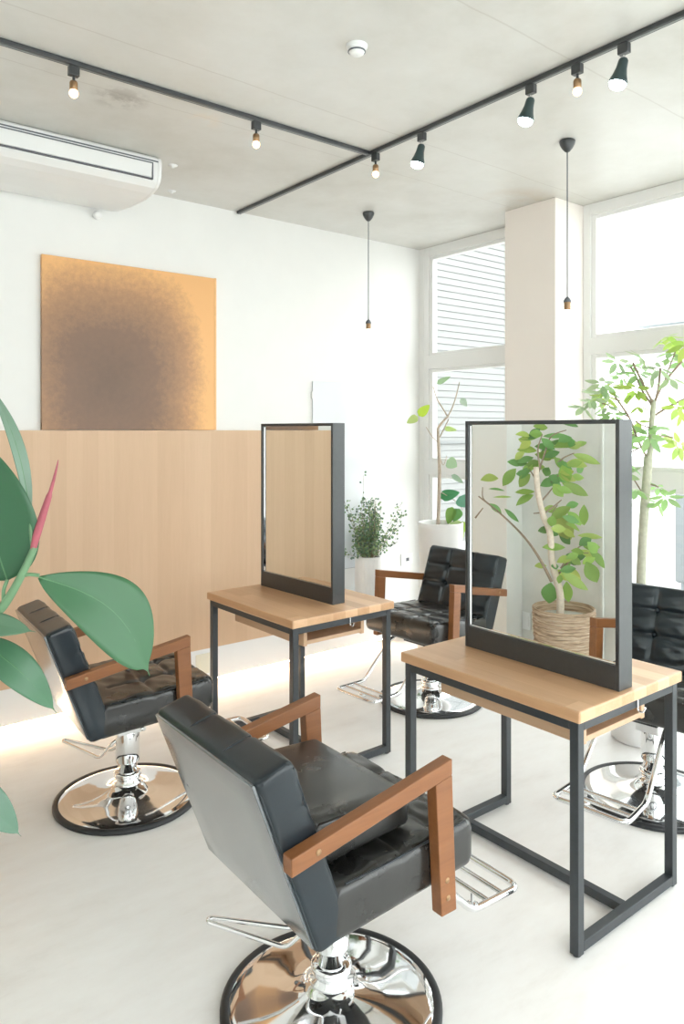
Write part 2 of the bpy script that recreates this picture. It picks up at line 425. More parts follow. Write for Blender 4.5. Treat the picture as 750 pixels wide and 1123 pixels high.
q = MB(); q.box((0, -7, 0), (6, 1.5, 5.1)); q.build('wall', M['paving'], hb)
q = MB(); q.add([(-.4, -7.3, 5.0), (-.4, 1.8, 5.0), (3, 1.8, 6.6), (3, -7.3, 6.6), (6.4, -7.3, 5.0), (6.4, 1.8, 5.0)],
                [(0, 3, 2, 1), (3, 4, 5, 2), (0, 1, 5, 4), (0, 4, 3), (1, 2, 5)])
q.build('roof', M['far_roof'], hb)

# ------------------------------------------------------------------ artwork, wall mirror, outlets
ar = thing('artwork', 'square copper and grey wash artwork standing on the ledge of the wooden wall panel', 'artwork', (0, 0, 0))
bx(((1.18, 3.973, 1.552), (2.182, 3.997, 2.462))).build('picture', M['art'], ar)
bx(((2.182, 3.971, 1.552), (2.194, 3.997, 2.464))).build('edge_strip', M['art_edge'], ar)
wm = thing('glass_panel', 'pale frameless glass panel flat on the white wall behind the left desk', 'panel', (0, 0, 0))
bx(((2.925, 3.988, .60), (3.43, 3.9945, 1.878))).build('glass_sheet', M['white_glass'], wm, .001)
bx(((2.928, 3.9947, .597), (3.427, 3.9995, 1.875))).build('backing', M['dark_line'], wm)
bx(((2.915, 3.985, 1.76), (2.9245, 3.9995, 1.81))).build('clip', M['frame_w'], wm)
bx(((2.915, 3.985, .70), (2.9245, 3.9995, .75))).build('clip', M['frame_w'], wm)
def outlet(label, loc, nrm, w=.07, h=.12, mt='white_plastic', hole=True):
    o = thing('wall_outlet', label, 'outlet', loc, math.atan2(nrm[1], nrm[0]), 'wall outlets')
    bx(((0, -w/2, -h/2), (.008, w/2, h/2))).build('cover_plate', M[mt], o, .002)
    q = MB(); q.box((.008, -w*.28, -h*.30), (.011, w*.28, h*.30)); q.build('socket_block', M[mt], o, .001)
    if hole:
        q = MB(); q.box((.011, -.014, -.012), (.0125, .014, .012)); q.build('socket_hole', M['dark_line'], o)
outlet('small white outlet with a dark hole, on the wall right of the leafy vase', (3.79, 4.0, .60), (0, -1), .12, .085)
outlet('cream outlet plate on the white base under the wooden panel', (2.10, 3.97, .165), (0, -1), .09, .12, 'cream_plastic', False)
outlet('white outlet plate left of the wicker basket, the leftmost of two in the right mirror', (.083, 3.228, .235), (1, 0), .07, .12, hole=False)
outlet('cream outlet plate touching the wicker basket, seen in the right mirror', (.083, 3.140, .230), (1, 0), .08, .12, 'cream_plastic', False)

# ------------------------------------------------------------------ air conditioner
ac = thing('air_conditioner', 'long white ceiling-mounted air conditioner on the left wall', 'air conditioner', (0, 0, 0))
prof = [(3.995, 2.898), (3.445, 2.898), (3.432, 2.885), (3.428, 2.86), (3.434, 2.80), (3.444, 2.775), (3.475, 2.752), (3.53, 2.738), (3.62, 2.730), (3.80, 2.735), (3.995, 2.755)]
def extr(mb, prof, x0, x1, inset=0, mi=0):
    n = len(prof); vs = [(x0, y, z) for y, z in prof]+[(x1, y, z) for y, z in prof]
    mb.add(vs, [(i, (i+1) % n, n+(i+1) % n, n+i) for i in range(n)]+[tuple(reversed(range(n))), tuple(range(n, 2*n))], mi=mi)
q = MB(); extr(q, prof, .05, 1.572); q.build('housing', M['white_plastic'], ac, .004)
prof2 = [(a+(.004 if a < 3.9 else 0), b+(.004 if b < 2.89 else 0)) for a, b in prof]
q = MB(); extr(q, prof2, 1.573, 1.596); q.build('end_cap', M['white_plastic'], ac, .012)
q = MB()
for a, b in (((.12, 2.862), (1.545, 2.857)), ((.12, 2.784), (1.545, 2.779))):
    q.box((a[0], 3.4255, b[1]), (b[0], 3.438, a[1]))
q.box((1.54, 3.4255, 2.779), (1.545, 3.438, 2.862))
q.build('outlet_seam', M['dark_line'], ac)
bx(((.05, 3.427, 2.868), (1.572, 3.436, 2.874))).build('top_seam', M['dark_line'], ac)
bx(((.125, 3.424, 2.787), (1.537, 3.437, 2.854))).build('louvre', M['white_plastic'], ac, .002)
q = MB(); q.sphere((1.47, 3.97, 2.715), .026, 16, .9)
tag(q.build('wall_sensor', M['white_plastic']), 'small round white sensor on the wall under the air conditioner', 'sensor')
for i, (x, y, lb) in enumerate(((1.685, 3.50, 'tiny white ceiling bracket by the air conditioner, further from the wall'), (1.86, 3.88, 'tiny white ceiling bracket by the air conditioner, closest to the wall'))):
    q = MB(); q.lathe([(.001, -.012), (.008, -.012), (.01, -.004), (.022, -.003), (.024, 0)], (x, y, Hc-.0005), 16)
    tag(q.build('ceiling_bracket', M['white_plastic']), lb, 'bracket')
sdk = thing('smoke_detector', 'round white smoke detector on the concrete ceiling', 'smoke detector', (1.665, 2.01, Hc))
q = MB(); q.lathe([(.001, -.010), (.036, -.010), (.038, -.007), (.038, 0)], seg=32); q.build('mount', M['white_plastic'], sdk)
q = MB(); q.lathe([(.001, -.034), (.018, -.034), (.025, -.029), (.030, -.019), (.031, -.010)], seg=32); q.build('sensor_cap', M['white_plastic'], sdk)
q = MB(); q.lathe([(.028, -.0245), (.0312, -.0235), (.0312, -.020), (.028, -.019)], seg=32); q.build('vent_ring', M['dark_line'], sdk)

# ------------------------------------------------------------------ lighting tracks
def track(a, b, label):
    q = MB(); (x0, y0), (x1, y1) = a, b
    t = thing('lighting_track', label, 'lighting track', (0, 0, 0), 0, 'ceiling lighting tracks')
    q.box((x0, y0, Hc-.018), (x1, y1, Hc-.001)); q.build('rail', M['black_frame'], t, .002)
    q = MB()
    if x1-x0 > y1-y0: q.box((x0+.01, (y0+y1)/2-.004, Hc-.0195), (x1-.01, (y0+y1)/2+.004, Hc-.0185))
    else: q.box(((x0+x1)/2-.004, y0+.01, Hc-.0195), ((x0+x1)/2+.004, y1-.01, Hc-.0185))
    q.build('contact_slot', M['slot_grey'], t)
track((-.6, 2.727), (2.340, 2.753), 'black lighting track crossing the left half of the ceiling')
track((2.341, -1.2), (2.367, 3.985), 'black lighting track running from the left wall towards the upper right corner')
def track_head(x, y, tilt, alongx):
    q = MB(); a, b = (.019, .012) if alongx else (.012, .019)
    q.box((x-a, y-b, Hc-.055), (x+a, y+b, Hc-.020)); return q
def warm_lamp(x, y, label, alongx=False):
    t = thing('track_bulb', label, 'track light', (0, 0, 0), 0, 'bare bulbs on the ceiling tracks')
    track_head(x, y, 0, alongx).build('adaptor', M['black_frame'], t, .002)
    q = MB(); q.tube([(x, y, Hc-.054), (x, y, Hc-.078)], .005, 10); q.build('stem', M['black_frame'], t)
    q = MB(); q.lathe([(.001, -.074), (.012, -.074), (.0145, -.080), (.0145, -.103), (.012, -.106)], (x, y, Hc), 20); q.build('bulb_socket', M['brass'], t)
    q = MB(); q.sphere((x, y, Hc-.1175), .0165, 18, 1.05); q.build('bulb', M['warm_bulb'], t)
warm_lamp(.926, 2.74, 'small bare warm bulb on the left ceiling track, nearer the left edge', True)
warm_lamp(1.707, 2.74, 'small bare warm bulb on the left ceiling track, nearer the junction of the tracks', True)
warm_lamp(2.354, 2.70, 'small bare warm bulb on the long track just right of the track junction')
warm_lamp(2.354, 1.585, 'small bare warm bulb on the long track between two white spotlights')
def spot_lamp(x, y, label, tilt=14):
    t = thing('track_spotlight', label, 'track light', (0, 0, 0), 0, 'spotlights on the ceiling track')
    track_head(x, y, 0, False).build('adaptor', M['black_frame'], t, .002)
    a = math.radians(tilt); d = Vector((-math.sin(a)*.55, math.sin(a)*.83, -math.cos(a))).normalized()
    p = Vector((x, y, Hc-.055))
    q = MB(); q.tube([p+Vector((0, 0, .002)), p+Vector((0, 0, -.018))], .004, 8); q.build('stem', M['chrome'], t)
    p = p+Vector((0, 0, -.014))
    q = MB(); q.lathe([(.001, 0), (.012, .001), (.0165, .008), (.0185, .035), (.024, .058), (.031, .078), (.0315, .086), (.029, .086)], p, 28, ax=d)
    q.build('lamp_shade', M['spot_green'], t)
    q = MB(); q.lathe([(.029, .080), (.0285, .092), (.022, .102), (.012, .107), (.0005, .108)], p, 28, ax=d); q.build('bulb', M['cool_led'], t)
M['spot_green'] = simple('dark_teal_enamel', (.030, .055, .058), .35)
spot_lamp(2.354, 2.385, 'white spotlight in a dark teal shade, first along the long track from the junction')
spot_lamp(2.354, 1.79, 'white spotlight in a dark teal shade, middle one of the three spotlights')
spot_lamp(2.354, 1.40, 'white spotlight in a dark teal shade, nearest the top right corner')
def pendant(x, y, zs, label):
    t = thing('pendant_bulb', label, 'pendant lamp', (x, y, Hc), 0, 'bare bulb pendants')
    q = MB(); q.lathe([(.001, -.001), (.034, -.001), (.037, -.006), (.034, -.02), (.024, -.038), (.012, -.052), (.004, -.056), (.001, -.056)], seg=28); q.build('ceiling_rose', M['black_frame'], t)
    q = MB(); q.tube([(0, 0, -.05), (0, 0, zs-Hc+.02)], .0028, 8); q.build('cord', M['dark_line'], t)
    z0 = zs-Hc
    q = MB(); q.lathe([(.001, .022), (.004, .022), (.012, .014), (.018, .002), (.018, -.004)], (0, 0, z0), 20); q.build('socket_cap', M['dark_line'], t)
    q = MB(); q.lathe([(.0145, -.003), (.0155, -.01), (.0145, -.017), (.0155, -.024), (.0145, -.031), (.0145, -.04), (.001, -.041)], (0, 0, z0), 20); q.build('bulb_socket', M['brass'], t)
    q = MB(); q.lathe([(.013, -.038), (.015, -.048), (.026, -.07), (.030, -.088), (.026, -.107), (.014, -.118), (.001, -.12)], (0, 0, z0), 24); q.build('bulb', M['pendant_bulb'], t)
pendant(2.997, 3.505, 2.215, 'thin black pendant with a bare bulb hanging left, in front of the white wall')
pendant(2.977, 2.058, 2.15, 'thin black pendant with a bare bulb hanging right of the pillar front')

# ------------------------------------------------------------------ desks
def desk(x0, y0, y1, label, rz=0):
    t = thing('styling_desk', label, 'desk', (x0, y0, 0), rz, 'styling desks')
    D, L = .60, y1-y0
    q = MB(); q.box((0, 0, .694), (D, L, .73)); q.build('desk_top', M['table_wood'], t, .005)
    g = .012; w = .03
    for X in (g, D-g-w):
        for Y in (g, L-g-w):
            q = MB(); q.box((X, Y, .004), (X+w, Y+w, .694)); lg = q.build('leg', M['black_metal'], t, .002)
            q = MB(); q.lathe([(.001, 0), (.012, 0), (.012, .004), (.001, .0045)], (X+w/2, Y+w/2, 0), 16); q.build('foot_glide', M['rubber'], lg)
    for Y in (g, L-g-w):
        q = MB(); q.box((g+w, Y, .664), (D-g-w, Y+w, .694)); q.build('end_rail', M['black_metal'], t, .002)
        q = MB(); q.box((g+w, Y, .010), (D-g-w, Y+w, .040)); q.build('floor_rail', M['black_metal'], t, .002)
    for X in (g, D-g-w):
        q = MB(); q.box((X, g+w, .664), (X+w, L-g-w, .694)); q.build('long_rail', M['black_metal'], t, .002)
    q = MB(); q.box((D/2-.015, g+w, .010), (D/2+.015, L-g-w, .040)); q.build('stretcher', M['black_metal'], t, .002)
    sh = MB(); a, b = .055, L-.11; x2, x3 = .10, .455
    sh.box((x2, a, .590), (x2+.02, b, .664)); sh.box((x3-.02, a, .590), (x3, b, .664)); sh.box((x2+.02, a, .596), (x3-.02, b, .614))
    sh.build('shelf_box', M['shelf_wood'], t, .002)
    hk = MB(); hx = .33
    hk.tube(rounded([(hx, g-.004, .692), (hx, g-.004, .655), (hx, g-.022, .655), (hx, g-.030, .672)], .01, 5), .0032, 10)
    hk.build('bag_hook', M['chrome'], t)
    return t
desk(1.885, 1.262, 2.022, 'beech desk with black steel legs in front right, under the mirror reflecting the potted tree')
desk(1.822, 2.632, 3.380, 'beech desk with black steel legs at left, under the mirror reflecting the wooden wall', math.radians(0.8))
def desk_mirror(cx, cy, w, label, rz=0):
    t = thing('desk_mirror', label, 'mirror', (cx, cy, .7305), rz, 'mirrors standing on the desks')
    x0, x1, y0, y1, z0, z1 = 0, .075, -w/2, w/2, 0, .8545; xg = XG-2.130
    for nm, a, b in (('frame_side', (x0, y0, z0), (x1, y0+.014, z1)), ('frame_side', (x0, y1-.014, z0), (x1, y1, z1)),
                     ('frame_top', (x0, y0+.014, z1-.014), (x1, y1-.014, z1)), ('frame_bottom', (x0, y0+.014, z0), (x1, y1-.014, z0+.078))):
        bx((a, b)).build(nm, M['black_frame'], t, .0015)
    bx(((xg, y0+.014, z0+.078), (xg+.004, y1-.014, z1-.014))).build('mirror_glass', M['mirror'], t)
    bx(((x1-.016, y0+.014, z0+.078), (x1-.012, y1-.014, z1-.014))).build('mirror_glass', M['mirror'], t)
    bx(((xg+.005, y0+.014, z0+.078), (x1-.017, y1-.014, z1-.014))).build('core_board', M['black_frame'], t)
    bx(((xg-.004, y1-.018, z0+.082), (xg, y1-.0145, z1-.018))).build('glass_bead', M['chrome'], t)
    bx(((xg-.004, y0+.018, z0+.079), (xg, y1-.018, z0+.0815))).build('glass_bead', M['chrome'], t)
desk_mirror(2.130, 1.604, .642, 'tall black-framed mirror on the right desk, with the potted tree in it')
desk_mirror(2.126, 3.052, .588, 'tall black-framed mirror on the left desk, with the wooden wall in it', math.radians(2.4))

# ------------------------------------------------------------------ salon chair
def pad(quad, w0, w1, R, nu=30, nv=30, disp=None):
    """closed cushion. quad = profile corners (x,z): bottom-start, bottom-end, top-end, top-start; extruded over y=w0..w1"""
    A, B, C_, D_ = [Vector((p[0], 0, p[1])) for p in quad]
    L = ((B-A).length+(C_-D_).length)/2; T = ((D_-A).length+(C_-B).length)/2; Wd = w1-w0
    def P(a, b, h):
        u = a/L; v = h/T
        p = (A*(1-u)+B*u)*(1-v)+(D_*(1-u)+C_*u)*v; p.y = w0+b; return p
    def steps(n, Ln):
        s = [R*(1-math.cos(math.pi/2*k/4)) for k in range(4)]
        m = [R+(Ln-2*R)*k/n for k in range(n+1)]
        return s+m+[Ln-x for x in reversed(s)]
    us = steps(nu, L); vs_ = steps(nv, Wd)
    def drop(a, b):
        da = min(a, L-a); db = min(b, Wd-b); x = max(0, R-da); y = max(0, R-db)
        r = min(R, math.hypot(x, y)); return R-math.sqrt(max(0, R*R-r*r))
    def corner(a, b):   # pull the plan corners in
        da = min(a, L-a); db = min(b, Wd-b)
        x = max(0, R-da); y = max(0, R-db); r = math.hypot(x, y)
        if r > R:
            k = R/r; nx_ = R-x*k; ny_ = R-y*k
            a = nx_ if a < L/2 else L-nx_; b = ny_ if b < Wd/2 else Wd-ny_
        return a, b
    mb = MB(); V = []; NU, NV = len(us), len(vs_)
    for top in (1, 0):
        for a in us:
            for b in vs_:
                d = drop(a, b); a2, b2 = corner(a, b)
                dd = disp(a/L, b/Wd) if (disp and top) else 0
                V.append(P(a2, b2, T-d-dd if top else d))
    fs = []
    g = lambda t, i, j: t*NU*NV+i*NV+j
    for i in range(NU-1):
        for j in range(NV-1):
            fs.append((g(0, i, j), g(0, i, j+1), g(0, i+1, j+1), g(0, i+1, j)))
            fs.append((g(1, i, j), g(1, i+1, j), g(1, i+1, j+1), g(1, i, j+1)))
    for i in range(NU-1):
        fs.append((g(0, i, 0), g(0, i+1, 0), g(1, i+1, 0), g(1, i, 0)))
        fs.append((g(0, i, NV-1), g(1, i, NV-1), g(1, i+1, NV-1), g(0, i+1, NV-1)))
    for j in range(NV-1):
        fs.append((g(0, 0, j), g(1, 0, j), g(1, 0, j+1), g(0, 0, j+1)))
        fs.append((g(0, NU-1, j), g(0, NU-1, j+1), g(1, NU-1, j+1), g(1, NU-1, j)))
    mb.add(V, fs, True); return mb, P, L, T, Wd
def tuft(u, v, L=.5, Wd=.5, depth=.007, pit=.013, nu=3, nv=3, border=.0):
    d = 0
    for k in range(1, nu): d += depth*math.exp(-((u-k/nu)*L/.009)**2)
    for k in range(1, nv): d += depth*math.exp(-((v-k/nv)*Wd/.009)**2)
    d = min(d, depth*1.3)
    for i in range(1, nu):
        for j in range(1, nv):
            r = math.hypot((u-i/nu)*L, (v-j/nv)*Wd); d += pit*math.exp(-(r/.018)**2)
    pf = abs(math.sin(math.pi*u*nu))*abs(math.sin(math.pi*v*nv))
    d -= .006*pf**.6
    # irregular creases
    d += .0018*math.sin(37*u+11*v)*math.sin(23*v-9*u)
    return d
def make_chair():
    t = thing('salon_chair', 'x', 'chair')
    h = .265
    # seat
    seat_q = [(-.205, .373), (.278, .403), (.278, .533), (-.19, .508)]
    mb, P, L, T, Wd = pad(seat_q, -h, h, .027, 54, 54, lambda u, v: tuft((u-.2)/.8 if u > .2 else 0, v, .4, .53) if u > .17 else 0)
    seat = mb.build('seat', M['leather_worn'], t)
    for i in (1, 2):
        for j in (1, 2):
            q = MB(); p = P(L*(.2+.8*i/3), Wd*j/3, T-.016); q.sphere(p, .0085, 12, .6); q.build('button', M['leather'], seat)
    for s in (-1, 1):
        q = MB(); q.tube([(-.15, s*(h-.006), .507), (-.05, s*(h-.0035), .509), (.1, s*(h-.0035), .519), (.245, s*(h-.006), .5275)], .0028, 8); q.build('piping', M['leather'], seat)
    # backrest: slab leaning back.  a runs upward, h runs rear->front
    back_q = [(-.228, .372), (-.391, .806), (-.296, .834), (-.130, .388)]
    mb, P, L, T, Wd = pad(back_q, -h+.001, h-.001, .016, 60, 54, lambda u, v: tuft((u-.3)/.7, v, .32, .53, nu=3) if u > .3 else 0)
    bk = mb.build('backrest', M['leather'], t)
    for i in (1, 2):
        for j in (1, 2): q = MB(); q.sphere(P(L*(.3+.7*i/3), Wd*j/3, T-.016), .009, 12); q.build('button', M['leather'], bk)
    q, _, _, _, _ = pad([(-.2375, .386), (-.3945, .797), (-.386, .800), (-.229, .389)], -h+.012, h-.012, .003, 6, 6)
    q.build('rear_panel', M['back_vinyl'], bk)
    q = MB()   # piping round the rear panel and across the top
    e = .004
    q.tube(rounded([P(.02, e+.003, -.0005+.004), P(L-.022, e+.003, .004), P(L-.022, Wd-e-.003, .004), P(.02, Wd-e-.003, .004)], .02, 5), .003, 8); q.build('piping', M['leather'], bk)
    for j in (1, 2):
        b = Wd*j/3; q = MB(); q.tube([P(L-.022, b, .002), P(L-.004, b, .012), P(L+.0005, b, .03), P(L+.0005, b, T-.03), P(L-.004, b, T-.008)], .003, 8); q.build('seam', M['leather'], bk)
    for s in (0, Wd):
        b = .004 if s == 0 else Wd-.004
        q = MB(); q.tube([P(.05, b, T-.006), P(L-.02, b, T-.006)], .0028, 8); q.build('piping', M['leather'], bk)
    # arms
    for s in (-1, 1):
        y0, y1 = (h+.001, h+.036) if s > 0 else (-h-.036, -h-.001)
        q = MB()
        tp = lambda x: .642+(x+.321)*(.727-.642)/.473
        a, b, th = (-.282 if s > 0 else -.325), .155, .040
        q.add([(a, y0, tp(a)-th), (b, y0, tp(b)-th), (b, y1, tp(b)-th), (a, y1, tp(a)-th), (a, y0, tp(a)), (b, y0, tp(b)), (b, y1, tp(b)), (a, y1, tp(a))],
              [(0, 3, 2, 1), (4, 5, 6, 7), (0, 1, 5, 4), (1, 2, 6, 5), (2, 3, 7, 6), (3, 0, 4, 7)])
        px0, px1 = .098, .155
        z = lambda x: tp(x)-th-.0003
        xb0, xb1, zb = .118, .170, .345
        q.add([(xb0, y0, zb), (xb1, y0, zb), (xb1, y1, zb), (xb0, y1, zb), (px0, y0, z(px0)), (px1, y0, z(px1)), (px1, y1, z(px1)), (px0, y1, z(px0))],
              [(0, 3, 2, 1), (4, 5, 6, 7), (0, 1, 5, 4), (1, 2, 6, 5), (2, 3, 7, 6), (3, 0, 4, 7)])
        am = q.build('arm', M['arm_wood'], t, .0025)
        for (bx_, bz) in ((.140, .385), (.137, .43), (-.255, .634)):
            q = MB(); yy = y1 if s > 0 else y0
            q.lathe([(.0005, .0022), (.006, .002), (.0075, 0), (.0075, -.002)], (bx_, yy, bz), 14, ax=(0, s, 0)); q.build('bolt', M['brass'], am)
    # mechanism
    q = MB(); q.box((-.13, -.075, .352), (.15, .075, .371)); q.build('seat_plate', M['rubber'], t, .003)
    q = MB(); q.box((-.055, -.05, .285), (.065, .05, .3515)); q.build('bracket', M['chrome_white'], t, .008)
    q = MB(); q.tube([(.03, -.05, .318), (.03, -.085, .318)], .007, 10); q.sphere((.03, -.09, .318), .010, 12); q.build('lock_knob', M['chrome'], t)
    q = MB(); q.lathe([(.001, .30), (.047, .30), (.049, .294), (.049, .165), (.045, .158), (.040, .156), (.040, .118), (.033, .117)], seg=40); q.build('column', M['chrome'], t)
    q = MB(); q.lathe([(.035, .122), (.052, .120), (.056, .112), (.056, .100), (.048, .092), (.047, .085), (.058, .079), (.060, .070), (.040, .069)], seg=40); q.build('collar', M['chrome'], t)
    q = MB(); q.lathe([(.040, .079), (.055, .078), (.064, .066), (.078, .055), (.105, .045), (.15, .036), (.20, .030), (.25, .024), (.272, .019), (.283, .012)], seg=72); q.build('base_disc', M['chrome'], t)
    q = MB(); q.lathe([(.270, .0005), (.294, .0005), (.298, .005), (.298, .014), (.292, .020), (.281, .0205), (.276, .0185), (.270, .016), (.270, .0005)], seg=72); q.build('rubber_rim', M['rubber'], t)
    # foot rest
    r = .0105
    fr = MB()
    top = [(.17, .115, .385), (.20, .115, .37)]
    fr.tube(rounded([(.15, .12, .378), (.205, .125, .36), (.405, .135, .165), (.60, .142, .165), (.60, -.142, .165), (.405, -.135, .165), (.205, -.125, .36), (.15, -.12, .378)], .035, 6), r, 14)
    fr.tube([(.535, -.139, .165), (.535, .139, .165)], .008, 12)
    fr.tube([(.475, -.137, .165), (.475, .137, .165)], .008, 12)
    fo = fr.build('foot_rest', M['chrome'], t)
    q = MB(); q.tube([(.475, -.07, .160), (.475, -.07, .130)], .006, 8); q.lathe([(.001, 0), (.015, .001), (.019, .007), (.017, .015), (.006, .019)], (.475, -.07, .113), 18); q.build('foot_knob', M['chrome'], fo)
    # pump lever as a child whose own angle can differ
    q = MB()
    q.tube(rounded([(.035, -.028, .25), (.05, -.045, .235), (.115, -.040, .165), (.345, -.010, .185), (.352, 0, .186), (.345, .010, .185), (.115, .040, .165), (.05, .045, .235), (.035, .028, .25)], .022, 5), .0065, 10)
    lv = q.build('pump_lever', M['chrome'], t); lv.rotation_euler = (0, 0, math.radians(128))
    return t
M['chrome_white'] = simple('satin_metal', (.80, .80, .80), .35, .6)
ch = make_chair()
CH = [((1.228, 1.59), -.024, 132, 'black leather chair with a raised seat cushion in the foreground, seen from behind'),
      ((1.245, 3.016), -.069, 122, 'black leather chair at the left, back to the camera, half behind the big green leaf'),
      ((3.068, 3.035), 3.201, 200, 'black leather chair facing the camera beyond the left desk'),
      ((2.990, 1.645), 3.27, 200, 'black leather chair cut off by the right edge, beyond the right desk')]
for i, (p, a, lv, lb) in enumerate(CH):
    o = ch if i == 0 else copy_tree(ch)
    o.location = (p[0], p[1], 0); o.rotation_euler = (0, 0, a); o['label'] = lb; o['group'] = 'salon chairs at the two desks'
    for c_ in o.children:
        if c_.name.startswith('pump_lever'): c_.rotation_euler = (0, 0, math.radians(lv))
# booster cushion
mb, P, L, T, Wd = pad([(-.165, .524), (.10, .542), (.10, .628), (-.205, .640)], -.205, .215, .016, 14, 14, lambda u, v: -.006*math.sin(math.pi*u)*math.sin(math.pi*v))
bc = thing('seat_cushion', 'thick plain black leather booster cushion lying on the foreground chair seat', 'cushion', (1.228, 1.59, 0), -.024)
mb.build('cushion_body', M['leather_worn'], bc)
q = MB()
q.tube(rounded([P(.01, .01, T-.004), P(L-.01, .01, T-.004), P(L-.01, Wd-.01, T-.004), P(.01, Wd-.01, T-.004)], .015, 4, True), .0025, 8, closed=True)
q.build('piping', M['leather'], bc)

# ------------------------------------------------------------------ plants
def jit(c, a=.2):
    k = 1+random.uniform(-a, a); return tuple(max(0, min(1, x*k*(1+random.uniform(-.06, .06)))) for x in c)
# 1. big ficus in the wicker basket (behind the left edge of the view, seen in the right mirror)
T0 = 4.51
fic = thing('potted_ficus', 'tall broad-leaved green ficus tree in a wicker basket, seen only in the right mirror', 'plant', mir(618, 790, T0))
base = fic.location.copy(); base.z = 0; fic.location = base
def rel(p): return tuple(Vector(p)-base)
def zm(x, y, dt=0): return rel(mir(520+x/4.156, 450+y/4.156, T0+dt))
def zb(x, y, dt=0): return zm(x, y, dt+max(0, (300-x)/300)*.45)
LV = [((335,80),(268,72),34,1),((298,118),(205,130),28,1),((425,115),(312,118),26,0),((460,140),(385,160),50,0),((400,60),(475,75),30,0),
 ((360,140),(320,195),50,1),((460,150),(360,170),40,1),((285,185),(195,180),34,1),((345,165),(275,165),30,0),((230,190),(185,225),30,2),((270,215),(195,240),28,0),
 ((350,225),(275,200),36,1),((300,235),(235,250),30,1),((190,265),(130,345),44,1),((255,290),(205,350),44,1),((240,285),(190,290),30,0),((340,260),(325,300),40,0),
 ((375,325),(300,345),45,0),((420,240),(515,255),40,2),((450,200),(575,245),36,1),((430,240),(435,305),20,0),((400,250),(430,330),50,1),((470,250),(490,285),36,0),
 ((275,370),(185,375),34,1),((270,385),(190,435),34,1),((360,335),(405,395),40,1),((400,330),(520,390),40,1),((430,350),(480,370),30,1),((110,310),(28,318),44,2),
 ((65,358),(140,368),12,0),((170,395),(85,396),10,1),((70,425),(125,470),26,0),((138,448),(204,510),22,0),((475,425),(415,440),30,0),((500,430),(500,525),36,1),
 ((420,480),(500,520),32,1),((440,440),(345,500),44,1),((380,470),(440,590),70,2),((290,550),(345,545),30,0),((350,540),(418,540),34,2),((310,625),(415,625),36,1),
 ((470,570),(585,580),24,2),((515,600),(560,650),40,1),((525,640),(595,720),40,1),((510,690),(560,785),55,1),((500,650),(440,640),30,1),((470,680),(440,700),36,0),
 ((275,710),(330,708),26,2),((350,710),(385,712),24,0),((350,785),(340,880),64,0),((400,740),(520,820),40,1),((420,780),(430,875),40,1),((395,750),(385,790),24,1),
 ((440,690),(400,720),30,1),((440,650),(420,690),26,0),((320,215),(390,190),34,0),((340,300),(390,330),40,0),((360,480),(350,530),36,1)]
q = MB(); cols = [(.20, .40, .14), (.33, .50, .13), (.50, .60, .18)]
for cx_, cy_, rx, ry, n_ in ((320, 150, 110, 60, 9), (250, 250, 90, 50, 7), (400, 200, 90, 60, 8), (390, 310, 80, 60, 7), (400, 500, 60, 60, 6), (470, 640, 80, 60, 8), (400, 720, 60, 60, 5)):
    for _ in range(n_):
        x_ = cx_+random.uniform(-rx, rx); y_ = cy_+random.uniform(-ry, ry); a_ = random.uniform(-.7, .9) if x_ > 330 else math.pi+random.uniform(-.9, .6)
        l_ = random.uniform(60, 90); LV.append(((x_-math.cos(a_)*l_/2, y_-math.sin(a_)*l_/2), (x_+math.cos(a_)*l_/2, y_+math.sin(a_)*l_/2), random.uniform(28, 38), random.choice([0, 0, 1, 1, 2])))
for (b0, t0, w, ci) in LV:
    dt = random.uniform(-.16, .12)
    dt += max(0, (300-b0[0])/300)*.34
    if b0[0] < 200 and b0[1] > 290: dt = max(0, (300-b0[0])/300)*.45
    for _ in range(30):
        g0 = Vector(zm(*t0, dt))+base; g1 = Vector(zm(*b0, dt))+base
        if max((.7826*g.x-.6225*g.y)/(.6225*g.x+.7826*g.y) for g in (g0, g1)) < -.51: break
        dt += .03
    B_ = Vector(zm(*b0, dt)); T_ = Vector(zm(*t0, dt+random.uniform(-.02, .04)))
    nrm = Vector((.75, -.35, .45))+Vector([random.uniform(-.22, .22) for _ in range(3)])
    q.leaf(B_, T_, nrm, w/4.156/816*T0*1.18, jit(cols[ci]), 8, 4, random.uniform(-.02, .1), .18, .95, .85)
q.build('foliage', M['leaf'], fic)
def pl(mb, pts, r0, r1, dts=None, zf=zm):
    P_ = [zf(*p, (dts[i] if dts else 0)) for i, p in enumerate(pts)]
    # smooth
    Q = [Vector(p) for p in P_]; out = []
    for i in range(len(Q)-1):
        a = Q[max(0, i-1)]; b = Q[i]; c = Q[i+1]; d = Q[min(len(Q)-1, i+2)]
        for k in range(5):
            t = k/5; out.append(.5*((2*b)+(-a+c)*t+(2*a-5*b+4*c-d)*t*t+(-a+3*b-3*c+d)*t**3))
    out.append(Q[-1]); n = len(out)
    mb.tube(out, [r0+(r1-r0)*i/(n-1) for i in range(n)], 10)
q = MB(); pl(q, [(392,990),(392,925),(390,830),(355,690),(345,560),(315,480),(290,370),(282,258)], .024, .016)
q.build('trunk', M['bark_pale'], fic)
q = MB()
pl(q, [(352,780),(300,680),(230,580),(130,480),(20,392)], .010, .004, None, zb)
